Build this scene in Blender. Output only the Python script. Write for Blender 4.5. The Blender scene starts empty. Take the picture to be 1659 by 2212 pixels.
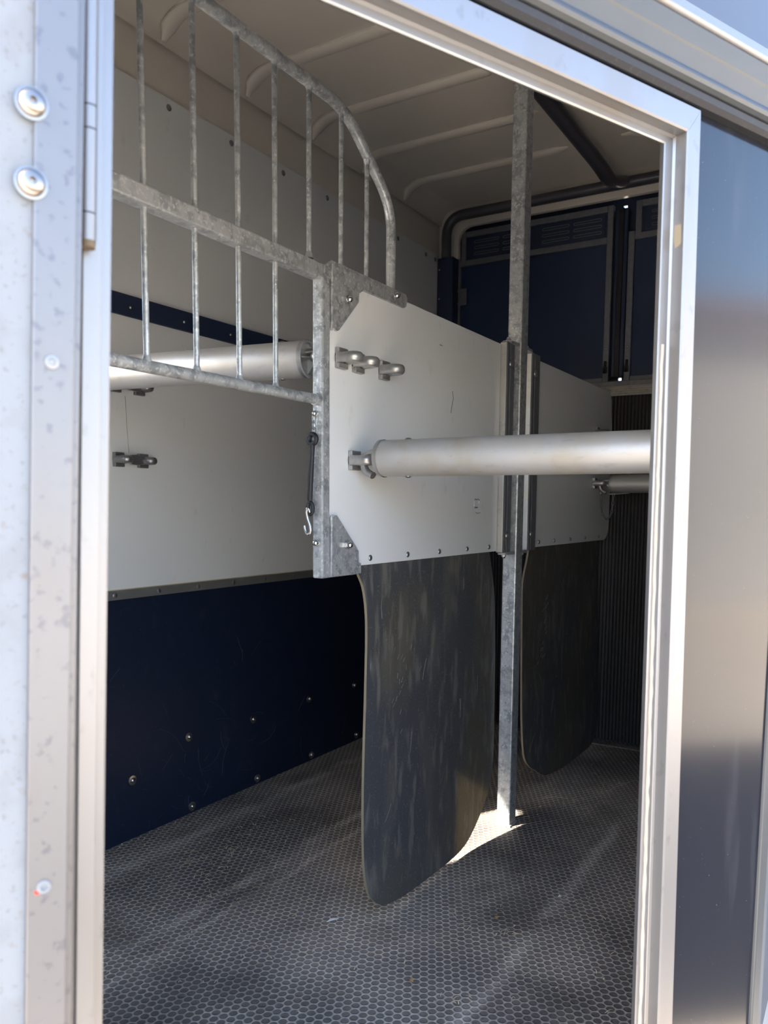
import bpy, bmesh, math, random
from mathutils import Vector, Matrix
random.seed(7)
S = bpy.context.scene
COL = S.collection
PI = math.pi

# ---------------------------------------------------------------- camera
YAW, PITCH, ROLL, CAMH = .5384, .1002, .0098, .9385
F = Vector((math.cos(YAW), math.sin(YAW), 0)); R = Vector((math.sin(YAW), -math.cos(YAW), 0)); U = Vector((0, 0, 1))
F2 = F*math.cos(PITCH) - U*math.sin(PITCH); U2 = U*math.cos(PITCH) + F*math.sin(PITCH)
R3 = R*math.cos(ROLL) + U2*math.sin(ROLL); U3 = U2*math.cos(ROLL) - R*math.sin(ROLL)
cam = bpy.data.cameras.new('camera'); cam.sensor_fit = 'HORIZONTAL'; cam.sensor_width = 36
cam.lens = 1733.1/1659*36; cam.shift_x = (829.5-850.7)/1659; cam.shift_y = (1268-1106)/1659
cam.clip_start = .02; cam.clip_end = 500
cam.dof.use_dof = True; cam.dof.focus_distance = 1.75; cam.dof.aperture_fstop = 10
camo = bpy.data.objects.new('camera', cam); COL.objects.link(camo); S.camera = camo
camo.matrix_world = Matrix(((R3.x, U3.x, -F2.x, 0), (R3.y, U3.y, -F2.y, 0), (R3.z, U3.z, -F2.z, CAMH), (0, 0, 0, 1)))

# ---------------------------------------------------------------- light
SUN_AZ = Vector((-.88, .47)).normalized(); SUN_EL = math.radians(45)
sd = Vector((SUN_AZ.x*math.cos(SUN_EL), SUN_AZ.y*math.cos(SUN_EL), math.sin(SUN_EL)))
sun = bpy.data.lights.new('sun', 'SUN'); sun.energy = 14.0; sun.angle = .012; sun.color = (1, .895, .75)
suno = bpy.data.objects.new('sun', sun); COL.objects.link(suno); suno.location = sd*20
suno.rotation_euler = sd.to_track_quat('Z', 'Y').to_euler()
W = bpy.data.worlds.new('sky'); S.world = W; W.use_nodes = True
nt = W.node_tree; bgn = nt.nodes['Background']
sky = nt.nodes.new('ShaderNodeTexSky'); sky.sky_type = 'NISHITA'; sky.sun_disc = False
sky.sun_elevation = SUN_EL; sky.sun_rotation = math.atan2(SUN_AZ.x, SUN_AZ.y); sky.dust_density = 1.5
nt.links.new(sky.outputs[0], bgn.inputs[0]); bgn.inputs[1].default_value = .40
S.view_settings.view_transform = 'Standard'; S.view_settings.look = 'None'
S.view_settings.gamma = 1; S.view_settings.use_curve_mapping = False
S.view_settings.exposure = 1.6
try:
    S.cycles.max_bounces = 14; S.cycles.diffuse_bounces = 8; S.cycles.glossy_bounces = 6
    S.cycles.sample_clamp_indirect = 8
except Exception: pass

# ---------------------------------------------------------------- materials
def mat(name, col, rough=.5, metal=0, spec=.5, noise=None, bump=None, coat=0):
    """noise = list of (scale, amount, colour, lo, hi, stretch) layers mixed over the base colour"""
    m = bpy.data.materials.new(name); m.use_nodes = True
    t = m.node_tree; N = t.nodes; L = t.links; b = N['Principled BSDF']
    b.inputs['Roughness'].default_value = rough; b.inputs['Metallic'].default_value = metal
    b.inputs['Specular IOR Level'].default_value = spec
    b.inputs['Coat Weight'].default_value = coat; b.inputs['Coat Roughness'].default_value = .08
    tc = N.new('ShaderNodeNewGeometry')
    rgb = N.new('ShaderNodeRGB'); rgb.outputs[0].default_value = (*col, 1); cur = rgb.outputs[0]
    for (sc, amt, c2, lo, hi, st) in (noise or []):
        mp = N.new('ShaderNodeMapping'); mp.inputs['Scale'].default_value = st
        L.new(tc.outputs['Position'], mp.inputs[0])
        n = N.new('ShaderNodeTexNoise'); n.inputs['Scale'].default_value = sc; n.inputs['Detail'].default_value = 5
        L.new(mp.outputs[0], n.inputs['Vector'])
        r = N.new('ShaderNodeMapRange'); r.inputs[1].default_value = lo; r.inputs[2].default_value = hi
        r.inputs[4].default_value = amt; L.new(n.outputs[0], r.inputs[0])
        mx = N.new('ShaderNodeMix'); mx.data_type = 'RGBA'; L.new(r.outputs[0], mx.inputs[0])
        L.new(cur, mx.inputs[6]); mx.inputs[7].default_value = (*c2, 1); cur = mx.outputs[2]
    L.new(cur, b.inputs['Base Color'])
    if bump:
        sc, strength, dist, st = bump
        mp = N.new('ShaderNodeMapping'); mp.inputs['Scale'].default_value = st; L.new(tc.outputs['Position'], mp.inputs[0])
        n = N.new('ShaderNodeTexNoise'); n.inputs['Scale'].default_value = sc; n.inputs['Detail'].default_value = 4
        L.new(mp.outputs[0], n.inputs['Vector'])
        bp = N.new('ShaderNodeBump'); bp.inputs['Strength'].default_value = strength; bp.inputs['Distance'].default_value = dist
        L.new(n.outputs[0], bp.inputs['Height']); L.new(bp.outputs[0], b.inputs['Normal'])
    return m
I1 = (1, 1, 1)
M = {}
M['galv'] = mat('galvanised_steel', (.42, .445, .47), .40, .5, noise=[(55, .8, (.21, .23, .255), .47, .60, I1), (170, .6, (.70, .72, .73), .55, .64, I1), (18, .45, (.36, .38, .40), .48, .60, I1)], bump=(160, .35, .002, I1))
M['galvdark'] = mat('dark_galvanised', (.15, .16, .19), .45, .35, noise=[(50, .6, (.2, .2, .21), .45, .62, I1)])
M['alu'] = mat('brushed_aluminium', (.50, .50, .50), .46, .6, noise=[(14, .6, (.44, .39, .30), .48, .64, I1), (70, .45, (.33, .33, .34), .58, .68, (1, .4, 1)), (240, .25, (.40, .40, .40), .6, .72, (1, .15, 1)), (7, .3, (.62, .64, .68), .48, .6, I1)], bump=(90, .12, .001, (1, .2, 1)))
M['frame'] = mat('frame_aluminium', (.25, .25, .26), .40, .8, noise=[(60, .4, (.16, .155, .155), .62, .72, (1, 1, .6)), (9, .4, (.23, .205, .18), .5, .64, (1, 1, .3))], bump=(300, .12, .0006, (1, 1, .1)))
M['weather'] = mat('weathered_frame_aluminium', (.175, .175, .185), .42, .7, noise=[(110, .55, (.10, .10, .125), .58, .66, I1), (11, .35, (.155, .14, .125), .5, .64, (1, 1, .3))], bump=(300, .12, .0006, (1, 1, .1)))
M['steel'] = mat('stainless_steel', (.62, .62, .62), .2, 1)
M['screw'] = mat('weathered_screw_steel', (.32, .29, .27), .28, 1)
M['sealant'] = mat('cream_sealant', (.32, .285, .23), .25, noise=[(300, .5, (.3, .27, .22), .5, .6, I1)])
M['stain'] = mat('tan_stain', (.20, .165, .11), .6)
M['steeldark'] = mat('dull_steel', (.30, .30, .31), .35, .9)
M['zinc'] = mat('cast_zinc', (.40, .40, .40), .38, .8, noise=[(90, .4, (.28, .28, .28), .5, .62, I1)])
M['panel'] = mat('pale_panel', (.685, .71, .735), .30, 0, .4, noise=[(420, .5, (.42, .41, .38), .72, .78, I1), (3, .2, (.64, .66, .68), .45, .6, I1), (26, .25, (.47, .45, .42), .66, .74, (1, 1, .6))])
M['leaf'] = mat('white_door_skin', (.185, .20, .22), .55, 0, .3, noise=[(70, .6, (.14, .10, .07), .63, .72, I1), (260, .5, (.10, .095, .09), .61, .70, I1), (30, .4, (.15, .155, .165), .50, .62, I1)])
M['ceil'] = mat('beige_roof_shell', (.70, .655, .60), .32, 0, .5, noise=[(5, .3, (.66, .61, .55), .45, .6, I1)])
M['navy'] = mat('navy_board', (.006, .012, .032), .42, 0, .45, noise=[(130, .35, (.08, .09, .11), .66, .74, (1, 1, 1)), (28, .16, (.05, .06, .08), .6, .7, (1, 1, .5))], bump=(30, .12, .002, I1))
M['navyframe'] = mat('navy_rear_post', (.013, .024, .062), .45)
M['pane'] = mat('dark_smoked_door_panel', (.020, .036, .085), .2, 0, .4)
M['skin'] = mat('dark_glossy_skin', (.008, .010, .016), .16, 0, .3, noise=[(30, .2, (.05, .05, .06), .58, .7, (1, 1, .12)), (300, .5, (.2, .2, .2), .72, .76, I1)], coat=.10)
M['roofskin'] = mat('roof_skin', (.06, .068, .085), .3, 0, .5)
M['rail'] = mat('grey_anodised_rail', (.05, .056, .063), .36, .15, noise=[(20, .2, (.045, .049, .053), .45, .6, (1, 1, 1))])
M['rubber'] = mat('black_rubber', (.006, .007, .012), .55, noise=[(160, .3, (.05, .05, .05), .6, .7, I1)])
M['dirtstrip'] = mat('dirty_alloy_strip', (.30, .28, .25), .5, .5, noise=[(160, .8, (.1, .09, .08), .45, .56, I1)])
M['rust'] = mat('rusty_brown', (.11, .075, .04), .7)
M['red'] = mat('red_paint', (.6, .04, .03), .5)
M['straw'] = mat('straw', (.50, .42, .26), .7)
M['leafdry'] = mat('dry_leaf', (.34, .20, .08), .7)
M['white'] = mat('white_scrap', (.75, .75, .72), .6)
M['ground'] = mat('dusty_ground', (.55, .48, .39), .9, noise=[(3, .6, (.47, .41, .33), .4, .6, I1), (60, .5, (.5, .45, .38), .5, .6, I1)])
M['render'] = mat('pale_render', (.62, .60, .56), .8, noise=[(2, .3, (.55, .52, .48), .4, .6, I1)])
M['tile'] = mat('terracotta_tiles', (.42, .30, .26), .7, noise=[(8, .5, (.33, .23, .19), .4, .6, I1)])
M['glass'] = mat('window_glass', (.05, .06, .08), .08)

def vmath(t, op, a, b=None, c=None):
    n = t.nodes.new('ShaderNodeVectorMath'); n.operation = op
    for i, x in enumerate((a, b, c)):
        if x is None: continue
        if isinstance(x, (tuple, float, int)): n.inputs[i].default_value = x
        else: t.links.new(x, n.inputs[i])
    return n
def fmath(t, op, a, b=None, c=None):
    n = t.nodes.new('ShaderNodeMath'); n.operation = op
    for i, x in enumerate((a, b, c)):
        if x is None: continue
        if isinstance(x, (float, int)): n.inputs[i].default_value = x
        else: t.links.new(x, n.inputs[i])
    return n.outputs[0]

def floor_material():
    m = bpy.data.materials.new('hexagon_rubber_matting'); m.use_nodes = True
    t = m.node_tree; N = t.nodes; L = t.links; b = N['Principled BSDF']
    g = N.new('ShaderNodeNewGeometry')
    rot = N.new('ShaderNodeMapping'); rot.inputs['Rotation'].default_value = (0, 0, .03)
    rot.inputs['Scale'].default_value = (1/.0185, 1/.0185, 0)
    L.new(g.outputs['Position'], rot.inputs[0]); p = rot.outputs[0]
    r = (1.7320508, 1.0, 1.0); h = (.8660254, .5, .5)
    def cell(src):
        w = vmath(t, 'WRAP', src, r, (0., 0., 0.)); s = vmath(t, 'SUBTRACT', w.outputs[0], h)
        return vmath(t, 'MULTIPLY', s.outputs[0], (1., 1., 0.)).outputs[0]
    a = cell(p); sh = vmath(t, 'SUBTRACT', p, h); bb = cell(sh.outputs[0])
    da = vmath(t, 'LENGTH', a).outputs['Value']; db = vmath(t, 'LENGTH', bb).outputs['Value']
    d = fmath(t, 'MINIMUM', da, db)
    # dips inside each cell, a raised web between them
    web = N.new('ShaderNodeMapRange'); web.interpolation_type = 'SMOOTHSTEP'
    web.inputs[1].default_value = .34; web.inputs[2].default_value = .50; L.new(d, web.inputs[0])
    # worn / dirt layers
    def nz(sc, st, lo, hi, det=5):
        mp = N.new('ShaderNodeMapping'); mp.inputs['Scale'].default_value = st; L.new(g.outputs['Position'], mp.inputs[0])
        n = N.new('ShaderNodeTexNoise'); n.inputs['Scale'].default_value = sc; n.inputs['Detail'].default_value = det
        L.new(mp.outputs[0], n.inputs['Vector'])
        q = N.new('ShaderNodeMapRange'); q.inputs[1].default_value = lo; q.inputs[2].default_value = hi; L.new(n.outputs[0], q.inputs[0])
        return q.outputs[0]
    def mix(f, c1, c2):
        x = N.new('ShaderNodeMix'); x.data_type = 'RGBA'
        if isinstance(f, float): x.inputs[0].default_value = f
        else: L.new(f, x.inputs[0])
        for i, c in ((6, c1), (7, c2)):
            if isinstance(c, tuple): x.inputs[i].default_value = (*c, 1)
            else: L.new(c, x.inputs[i])
        return x.outputs[2]
    dirt = nz(1.7, (.8, 1, 1), .40, .62); fine = nz(90, (1, 1, 1), .42, .62); streak = nz(7, (.18, 1, 1), .56, .66); blot = nz(5, (1, 1, 1), .5, .66)
    webcol = mix(dirt, (.31, .285, .26), (.64, .57, .49))
    webcol = mix(fmath(t, 'MULTIPLY', fine, .35), webcol, (.21, .18, .14))
    dip = mix(dirt, (.088, .080, .076), (.25, .22, .188))
    c = mix(web.outputs[0], dip, webcol)
    c = mix(fmath(t, 'MULTIPLY', streak, .30), c, (.24, .21, .175))
    c = mix(fmath(t, 'MULTIPLY', blot, .4), c, (.065, .056, .052))
    # dusty ridges where the matting lies over the board joints
    sp = N.new('ShaderNodeSeparateXYZ'); L.new(g.outputs['Position'], sp.inputs[0]); wob = nz(6, (1, 1, 1), .2, .8)
    vv = fmath(t, 'ADD', sp.outputs[1], fmath(t, 'MULTIPLY', fmath(t, 'SUBTRACT', wob, .5), .03)); ridge = None
    for vc, w in ((1.612, .040), (1.300, .028), (1.235, .014), (.60, .03)):
        q = N.new('ShaderNodeMapRange'); q.interpolation_type = 'SMOOTHSTEP'; q.inputs[1].default_value = w; q.inputs[2].default_value = 0
        L.new(fmath(t, 'ABSOLUTE', fmath(t, 'SUBTRACT', vv, vc)), q.inputs[0])
        ridge = q.outputs[0] if ridge is None else fmath(t, 'MAXIMUM', ridge, q.outputs[0])
    patchy = nz(9, (.5, 1, 1), .36, .58)
    rf = fmath(t, 'MULTIPLY', fmath(t, 'MULTIPLY', ridge, patchy), fmath(t, 'ADD', fmath(t, 'MULTIPLY', web.outputs[0], .4), .35))
    c = mix(rf, c, (.60, .54, .47))
    specks = nz(420, (1, 1, 1), .70, .74, 2)
    c = mix(fmath(t, 'MULTIPLY', specks, .7), c, (.5, .45, .36))
    L.new(c, b.inputs['Base Color']); b.inputs['Roughness'].default_value = .7
    b.inputs['Specular IOR Level'].default_value = .16
    hgt = fmath(t, 'ADD', web.outputs[0], fmath(t, 'MULTIPLY', fine, .25))
    bp = N.new('ShaderNodeBump'); bp.inputs['Strength'].default_value = .8; bp.inputs['Distance'].default_value = .0022
    L.new(hgt, bp.inputs['Height']); L.new(bp.outputs[0], b.inputs['Normal'])
    return m
M['floor'] = floor_material()

def ribbed(name, col, col2, axis, freq, strength):
    m = mat(name, col, .55)
    t = m.node_tree; N = t.nodes; L = t.links; b = N['Principled BSDF']
    g = N.new('ShaderNodeNewGeometry'); sp = N.new('ShaderNodeSeparateXYZ'); L.new(g.outputs['Position'], sp.inputs[0])
    w = fmath(t, 'SINE', fmath(t, 'MULTIPLY', sp.outputs[axis], freq))
    n = N.new('ShaderNodeTexNoise'); n.inputs['Scale'].default_value = 45; n.inputs['Detail'].default_value = 6
    r = N.new('ShaderNodeMapRange'); r.inputs[1].default_value = .45; r.inputs[2].default_value = .7; L.new(n.outputs[0], r.inputs[0])
    L.new(g.outputs['Position'], n.inputs['Vector'])
    x = N.new('ShaderNodeMix'); x.data_type = 'RGBA'; x.inputs[6].default_value = (*col, 1); x.inputs[7].default_value = (*col2, 1)
    f = fmath(t, 'MULTIPLY', fmath(t, 'MAXIMUM', w, 0.), r.outputs[0]); L.new(f, x.inputs[0]); L.new(x.outputs[2], b.inputs['Base Color'])
    bp = N.new('ShaderNodeBump'); bp.inputs['Strength'].default_value = strength; bp.inputs['Distance'].default_value = .002
    L.new(w, bp.inputs['Height']); L.new(bp.outputs[0], b.inputs['Normal'])
    return m
M['ramp'] = ribbed('ribbed_ramp_rubber', (.006, .006, .009), (.028, .024, .026), 1, 2*PI/.0135, .7)
M['sill'] = ribbed('ribbed_sill_alloy', (.30, .29, .27), (.07, .065, .06), 2, 2*PI/.008, .6)

M['scuff'] = mat('chalky_scuff', (.115, .113, .108), .8)
def curtain_material():
    m = mat('smoky_rubber_sheet', (.066, .072, .086), .25, 0, .5,
            noise=[(3.2, .7, (.100, .090, .070), .46, .60, (1, 1, .6)), (11, .5, (.13, .125, .115), .52, .64, (1, 1, .35)), (45, .55, (.22, .21, .19), .54, .66, (1, 1, .25)), (200, .6, (.26, .25, .22), .60, .70, I1)], bump=(9, .12, .01, I1))
    t = m.node_tree; N = t.nodes; L = t.links; b = N['Principled BSDF']; out = N['Material Output']
    tr = N.new('ShaderNodeBsdfTranslucent'); tr.inputs[0].default_value = (.62, .54, .36, 1)
    mx = N.new('ShaderNodeMixShader'); mx.inputs[0].default_value = .16
    L.new(b.outputs[0], mx.inputs[1]); L.new(tr.outputs[0], mx.inputs[2]); L.new(mx.outputs[0], out.inputs[0])
    return m
M['curtain'] = curtain_material()
M['curtainedge'] = mat('worn_rubber_edge', (.20, .17, .12), .6)

# ---------------------------------------------------------------- mesh helpers (all in world metres)
def box(bm, x0, x1, y0, y1, z0, z1):
    vs = [bm.verts.new((x, y, z)) for z in (z0, z1) for y in (y0, y1) for x in (x0, x1)]
    for f in ((0, 2, 3, 1), (4, 5, 7, 6), (0, 1, 5, 4), (2, 6, 7, 3), (0, 4, 6, 2), (1, 3, 7, 5)):
        bm.faces.new([vs[i] for i in f])
    return vs
def prism(bm, pts, ext):
    """pts = planar 3D loop, ext = extrusion vector"""
    e = Vector(ext); a = [bm.verts.new(Vector(p)) for p in pts]; b = [bm.verts.new(Vector(p)+e) for p in pts]; n = len(pts)
    bm.faces.new(a[::-1]); bm.faces.new(b)
    for i in range(n): bm.faces.new((a[i], a[(i+1) % n], b[(i+1) % n], b[i]))
def smooth_path(pts, rad=.03, seg=6):
    P = [Vector(p) for p in pts]; out = [P[0]]
    for i in range(1, len(P)-1):
        a, b, c = P[i-1], P[i], P[i+1]; r = min(rad, (a-b).length*.49, (c-b).length*.49)
        s = b+(a-b).normalized()*r; e = b+(c-b).normalized()*r
        for k in range(seg+1):
            u = k/seg; out.append(s*(1-u)**2+b*2*u*(1-u)+e*u*u)
    out.append(P[-1]); return out
def tube(bm, pts, r, seg=14, cap=True, flat=(1, 1), up=None, radii=None):
    P = [Vector(p) for p in pts]; n = len(P); rings = []; ref = up and Vector(up)
    T = [(P[min(i+1, n-1)]-P[max(i-1, 0)]).normalized() for i in range(n)]
    if ref is None:
        ref = Vector((0, 0, 1)) if abs(T[0].z) < .9 else Vector((1, 0, 0))
    x = (ref - T[0]*ref.dot(T[0])).normalized()
    for i in range(n):
        x = (x - T[i]*x.dot(T[i])).normalized(); y = T[i].cross(x); rr = radii[i] if radii else r
        rings.append([bm.verts.new(P[i]+x*rr*flat[0]*math.cos(2*PI*k/seg)+y*rr*flat[1]*math.sin(2*PI*k/seg)) for k in range(seg)])
    for i in range(n-1):
        for k in range(seg):
            bm.faces.new((rings[i][k], rings[i][(k+1) % seg], rings[i+1][(k+1) % seg], rings[i+1][k]))
    if cap: bm.faces.new(rings[0][::-1]); bm.faces.new(rings[-1])
def lathe(bm, c, axis, prof, seg=20):
    """prof = [(distance along axis, radius)...]"""
    c = Vector(c); a = Vector(axis).normalized(); ref = Vector((0, 0, 1)) if abs(a.z) < .9 else Vector((1, 0, 0))
    x = (ref-a*ref.dot(a)).normalized(); y = a.cross(x); prev = None
    for (t, r) in prof:
        ring = [bm.verts.new(c+a*t)] if r < 1e-6 else [bm.verts.new(c+a*t+x*r*math.cos(2*PI*k/seg)+y*r*math.sin(2*PI*k/seg)) for k in range(seg)]
        if prev:
            if len(prev) == 1 and len(ring) > 1:
                for k in range(seg): bm.faces.new((prev[0], ring[(k+1) % seg], ring[k]))
            elif len(ring) == 1 and len(prev) > 1:
                for k in range(seg): bm.faces.new((ring[0], prev[k], prev[(k+1) % seg]))
            elif len(ring) > 1:
                for k in range(seg): bm.faces.new((prev[k], prev[(k+1) % seg], ring[(k+1) % seg], ring[k]))
        prev = ring
def torus(bm, c, nrm, R_, r, seg=24, s2=10, sx=1, a0=0, a1=2*PI):
    nrm = Vector(nrm).normalized(); ref = Vector((0, 0, 1)) if abs(nrm.z) < .9 else Vector((1, 0, 0))
    y = (ref-nrm*ref.dot(nrm)).normalized(); x = y.cross(nrm)
    full = abs(a1-a0-2*PI) < 1e-5; n = seg if full else seg+1
    rings = []
    for i in range(n):
        a = a0+(a1-a0)*i/seg; d = x*math.cos(a)*R_+y*math.sin(a)*R_*sx; dn = d.normalized()
        rings.append([bm.verts.new(Vector(c)+d+dn*r*math.cos(2*PI*k/s2)+nrm*r*math.sin(2*PI*k/s2)) for k in range(s2)])
    for i in range(n if full else n-1):
        for k in range(s2):
            A, B = rings[i], rings[(i+1) % n]
            bm.faces.new((A[k], A[(k+1) % s2], B[(k+1) % s2], B[k]))
    if not full: bm.faces.new(rings[0][::-1]); bm.faces.new(rings[-1])
def wpos(o):
    v = Vector((0, 0, 0))
    while o: v += o.location; o = o.parent
    return v
def obj(name, bm, m, parent=None, bevel=0, smooth=False, loc=None, mats=None):
    """links the bmesh as ONE mesh object; world-space vertices are made local to its parent (or to loc)"""
    base = wpos(parent) if parent else Vector((0, 0, 0))
    o_loc = Vector(loc) - base if loc is not None else Vector((0, 0, 0))
    bmesh.ops.recalc_face_normals(bm, faces=bm.faces[:])
    bmesh.ops.translate(bm, verts=bm.verts[:], vec=-(base+o_loc))
    me = bpy.data.meshes.new(name); bm.to_mesh(me); bm.free()
    o = bpy.data.objects.new(name, me); COL.objects.link(o); o.location = o_loc
    me.materials.append(m)
    for e in (mats or []): me.materials.append(e)
    if parent: o.parent = parent
    if smooth:
        for p in me.polygons: p.use_smooth = True
        me.set_sharp_from_angle(angle=math.radians(40))
    if bevel:
        b = o.modifiers.new('bevel', 'BEVEL'); b.width = bevel; b.segments = 2; b.limit_method = 'ANGLE'; b.angle_limit = math.radians(40)
    return o
def tag(o, label=None, cat=None, group=None, kind=None):
    if label: o['label'] = label
    if cat: o['category'] = cat
    if group: o['group'] = group
    if kind: o['kind'] = kind
    return o
def thing(name, label, cat, loc, group=None, kind=None):
    o = bpy.data.objects.new(name, None); COL.objects.link(o); o.location = loc; o.empty_display_size = .05
    return tag(o, label, cat, group, kind)
def structure(name, loc=(0, 0, 0), label=None):
    o = bpy.data.objects.new(name, None); COL.objects.link(o); o.location = loc; o.empty_display_size = .05
    o['kind'] = 'structure'
    if label: o['label'] = label
    return o
def dup(o, parent, wloc):
    c = o.copy(); COL.objects.link(c); c.parent = parent; c.location = Vector(wloc) - wpos(parent)
    for g in list(o.children):
        d = g.copy(); COL.objects.link(d); d.parent = c
    return c
def new(): return bmesh.new()
def bx(*a):
    bm = new(); box(bm, *a); return bm

def dome(name, parent, places, axis, r, hgt, m, washer=0, hexnut=False):
    """one fixing built at places[0], the rest copied"""
    bm = new(); c = Vector(places[0])
    if washer: lathe(bm, c, axis, [(0, 0), (0, washer), (hgt*.25, washer*.96), (hgt*.3, r)], 20)
    if hexnut:
        lathe(bm, c, axis, [(0, 0), (0, r), (hgt*.45, r), (hgt*.45, r*.8)], 6)
        lathe(bm, c, axis, [(hgt*.45, r*.82), (hgt*.75, r*.74), (hgt*.95, r*.4), (hgt, 0)], 16)
    else:
        lathe(bm, c, axis, [(0, 0), (0, r), (hgt*.4, r*.95), (hgt*.75, r*.7), (hgt*.95, r*.35), (hgt, 0)], 16)
    a = obj(name, bm, m, parent, smooth=True, loc=c)
    for q in places[1:]: dup(a, parent, q)
    return a

# ---------------------------------------------------------------- plane of the jockey door: s along it, D = distance from the lens foot, z up
DV = Vector((.9107, -.4131, 0)); NV = Vector((.4131, .9107, 0)); P0 = Vector((.4296, .5249, 0))
def Wd(s, D, z): return P0 + DV*s + NV*(D-.6555) + Vector((0, 0, z))
def slab(bm, s0, s1, D0, D1, z0, z1, lean0=0, lean1=0, zr=1.):
    q = lambda s, D, z, l: Wd(s+l*(z-zr), D, z)
    vs = [bm.verts.new(q(s, D, z, l)) for z in (z0, z1) for D in (D0, D1) for s, l in ((s0, lean0), (s1, lean1))]
    for f in ((0, 2, 3, 1), (4, 5, 7, 6), (0, 1, 5, 4), (2, 6, 7, 3), (0, 4, 6, 2), (1, 3, 7, 5)):
        bm.faces.new([vs[i] for i in f])

VF = 1.74; VN = .14; VP = .90; ZC = 2.25; UEND = 3.36

# ================================================================ SETTING
gr = obj('ground', bx(-30, 30, -30, 30, -.56, -.5), M['ground']); tag(gr, kind='structure')
gp = obj('shade_strip', bx(-30, 30, -3.2, -.75, -.51, -.495), mat('painted_ground_shade', (.022, .022, .024), .9)); tag(gp, kind='structure')  # dark sheet added as painted shade, for the dark band mirrored in the skin
# trailer floor: follows the hull (nose at low u)
hull = [(-.05, .76), (-.05, 1.04), (1.30, 1.86), (1.30, VF+.06), (3.42, VF+.06), (3.42, .08), (1.30, .08), (.40, .56)]
n1 = Wd(-.50, .665, 0); n2 = Wd(.955, .665, 0)
mir = lambda p: Vector((p[0], 1.8+.08-p[1], 0))
hull = [(n1.x, n1.y), (n2.x, n2.y), (3.42, n2.y), (3.42, VF+.03), (n2.x, VF+.03), (mir(n1).x, mir(n1).y)]
bm = new(); prism(bm, [(x, y, -.08) for x, y in hull], (0, 0, .08))
fl = obj('floor', bm, M['floor']); tag(fl, 'black hexagon-cell rubber matting over the trailer floor', kind='structure')
# roof
bm = new(); prism(bm, [(x, y, ZC) for x, y in hull], (0, 0, .04))
ceil = obj('ceiling', bm, M['ceil']); tag(ceil, 'beige moulded roof shell with pressed ribs', kind='structure')
bm = new(); rr = .07
arc = [(VF, ZC+.005)] + [(VF-rr+rr*math.cos(a), ZC-rr+rr*math.sin(a)) for a in [i*PI/2/8 for i in range(9)]]
prism(bm, [(n2.x, v, z) for v, z in arc], (3.34-n2.x, 0, 0)); obj('roof_cove', bm, M['ceil'], ceil, smooth=True)
bm = new(); arc = [(3.34, ZC+.005)] + [(3.34-rr+rr*math.cos(a), ZC-rr+rr*math.sin(a)) for a in [i*PI/2/8 for i in range(9)]]
prism(bm, [(u, .15, z) for u, z in arc], (0, VF-.15, 0)); obj('roof_cove', bm, M['ceil'], ceil, smooth=True)
def rib(u, va, vb, curl):
    pts = ([(u, VF-.004, ZC-.062), (u, VF-.02, ZC-.03)] if curl else [(u, va+.03, ZC-.0)]) + [(u, va-.03, ZC-.002), (u, vb+.04, ZC-.002), (u, vb, ZC+.002)]
    pts = smooth_path(pts, .03, 4); n = len(pts)
    rad = [.024*min(1, .35+.65*min(i, n-1-i)/3) for i in range(n)]
    bm = new(); tube(bm, pts, .024, 14, True, (.55, 1), (0, 0, 1), rad)
    return bm
rb = [1.33, 1.66, 2.0, 2.335, 2.655, 2.96]
for u in rb: obj('roof_rib', rib(u, 1.70, 1.045, True), M['ceil'], ceil, smooth=True)
for u in rb[2:]:
    obj('roof_rib', rib(u, .82, .20, False), M['ceil'], ceil, smooth=True)

# far side wall (left in the photo)
wl = structure('wall_left', (2.2, VF, 0))
obj('outer_shell', bx(n2.x, UEND+.05, VF+.012, VF+.03, -.05, ZC), M['ceil'], wl)
obj('upper_panel', bx(n2.x, 3.262, VF, VF+.012, 1.48, 2.05), M['panel'], wl)
obj('lower_panel', bx(n2.x, 3.262, VF-.004, VF+.012, .706, 1.435), M['panel'], wl)
obj('kick_board', bx(n2.x, UEND, VF+.002, VF+.012, 0, .69), M['navy'], wl)
rs = obj('rub_strip', bx(n2.x, 3.262, VF-.012, VF+.012, 1.432, 1.488), M['navyframe'], wl, bevel=.003)
ed = obj('edge_strip', bx(n2.x, 3.262, VF-.010, VF+.012, .681, .707), mat('dull_edging_alloy', (.20, .20, .20), .45, .5, noise=[(40, .4, (.28, .28, .28), .5, .65, (.3, 1, 1))]), wl, bevel=.002)
ed['label'] = 'aluminium edging strip'
bm = bx(n2.x, 3.262, VF-.008, VF-.003, .705, .7085); obj('sealant_line', bm, M['straw'], wl)
dome('strip_rivet', rs, [(1.325+.193*i, VF-.012, 1.456) for i in range(10)], (0, -1, 0), .0045, .003, M['steel'])
dome('edge_rivet', ed, [(1.445+.1545*i, VF-.010, .694) for i in range(12)], (0, -1, 0), .0075, .003, M['steeldark'])
dome('panel_screw', wl, [(u, VF, 2.026) for u in (1.432, 1.678, 1.929, 2.178, 2.425, 2.67, 2.92, 3.156, 3.241)], (0, -1, 0), .009, .004, M['steeldark'])
dome('floor_bolt', wl, [(1.497, VF, .169), (1.715, VF, .24), (2.007, VF, .228), (2.317, VF, .234), (2.616, VF, .229), (2.93, VF, .23),
                        (1.723, VF, .021), (2.026, VF, .02), (2.33, VF, .02), (2.631, VF, .023)], (0, -1, 0), .0075, .008, M['steel'], washer=.0145)
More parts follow.
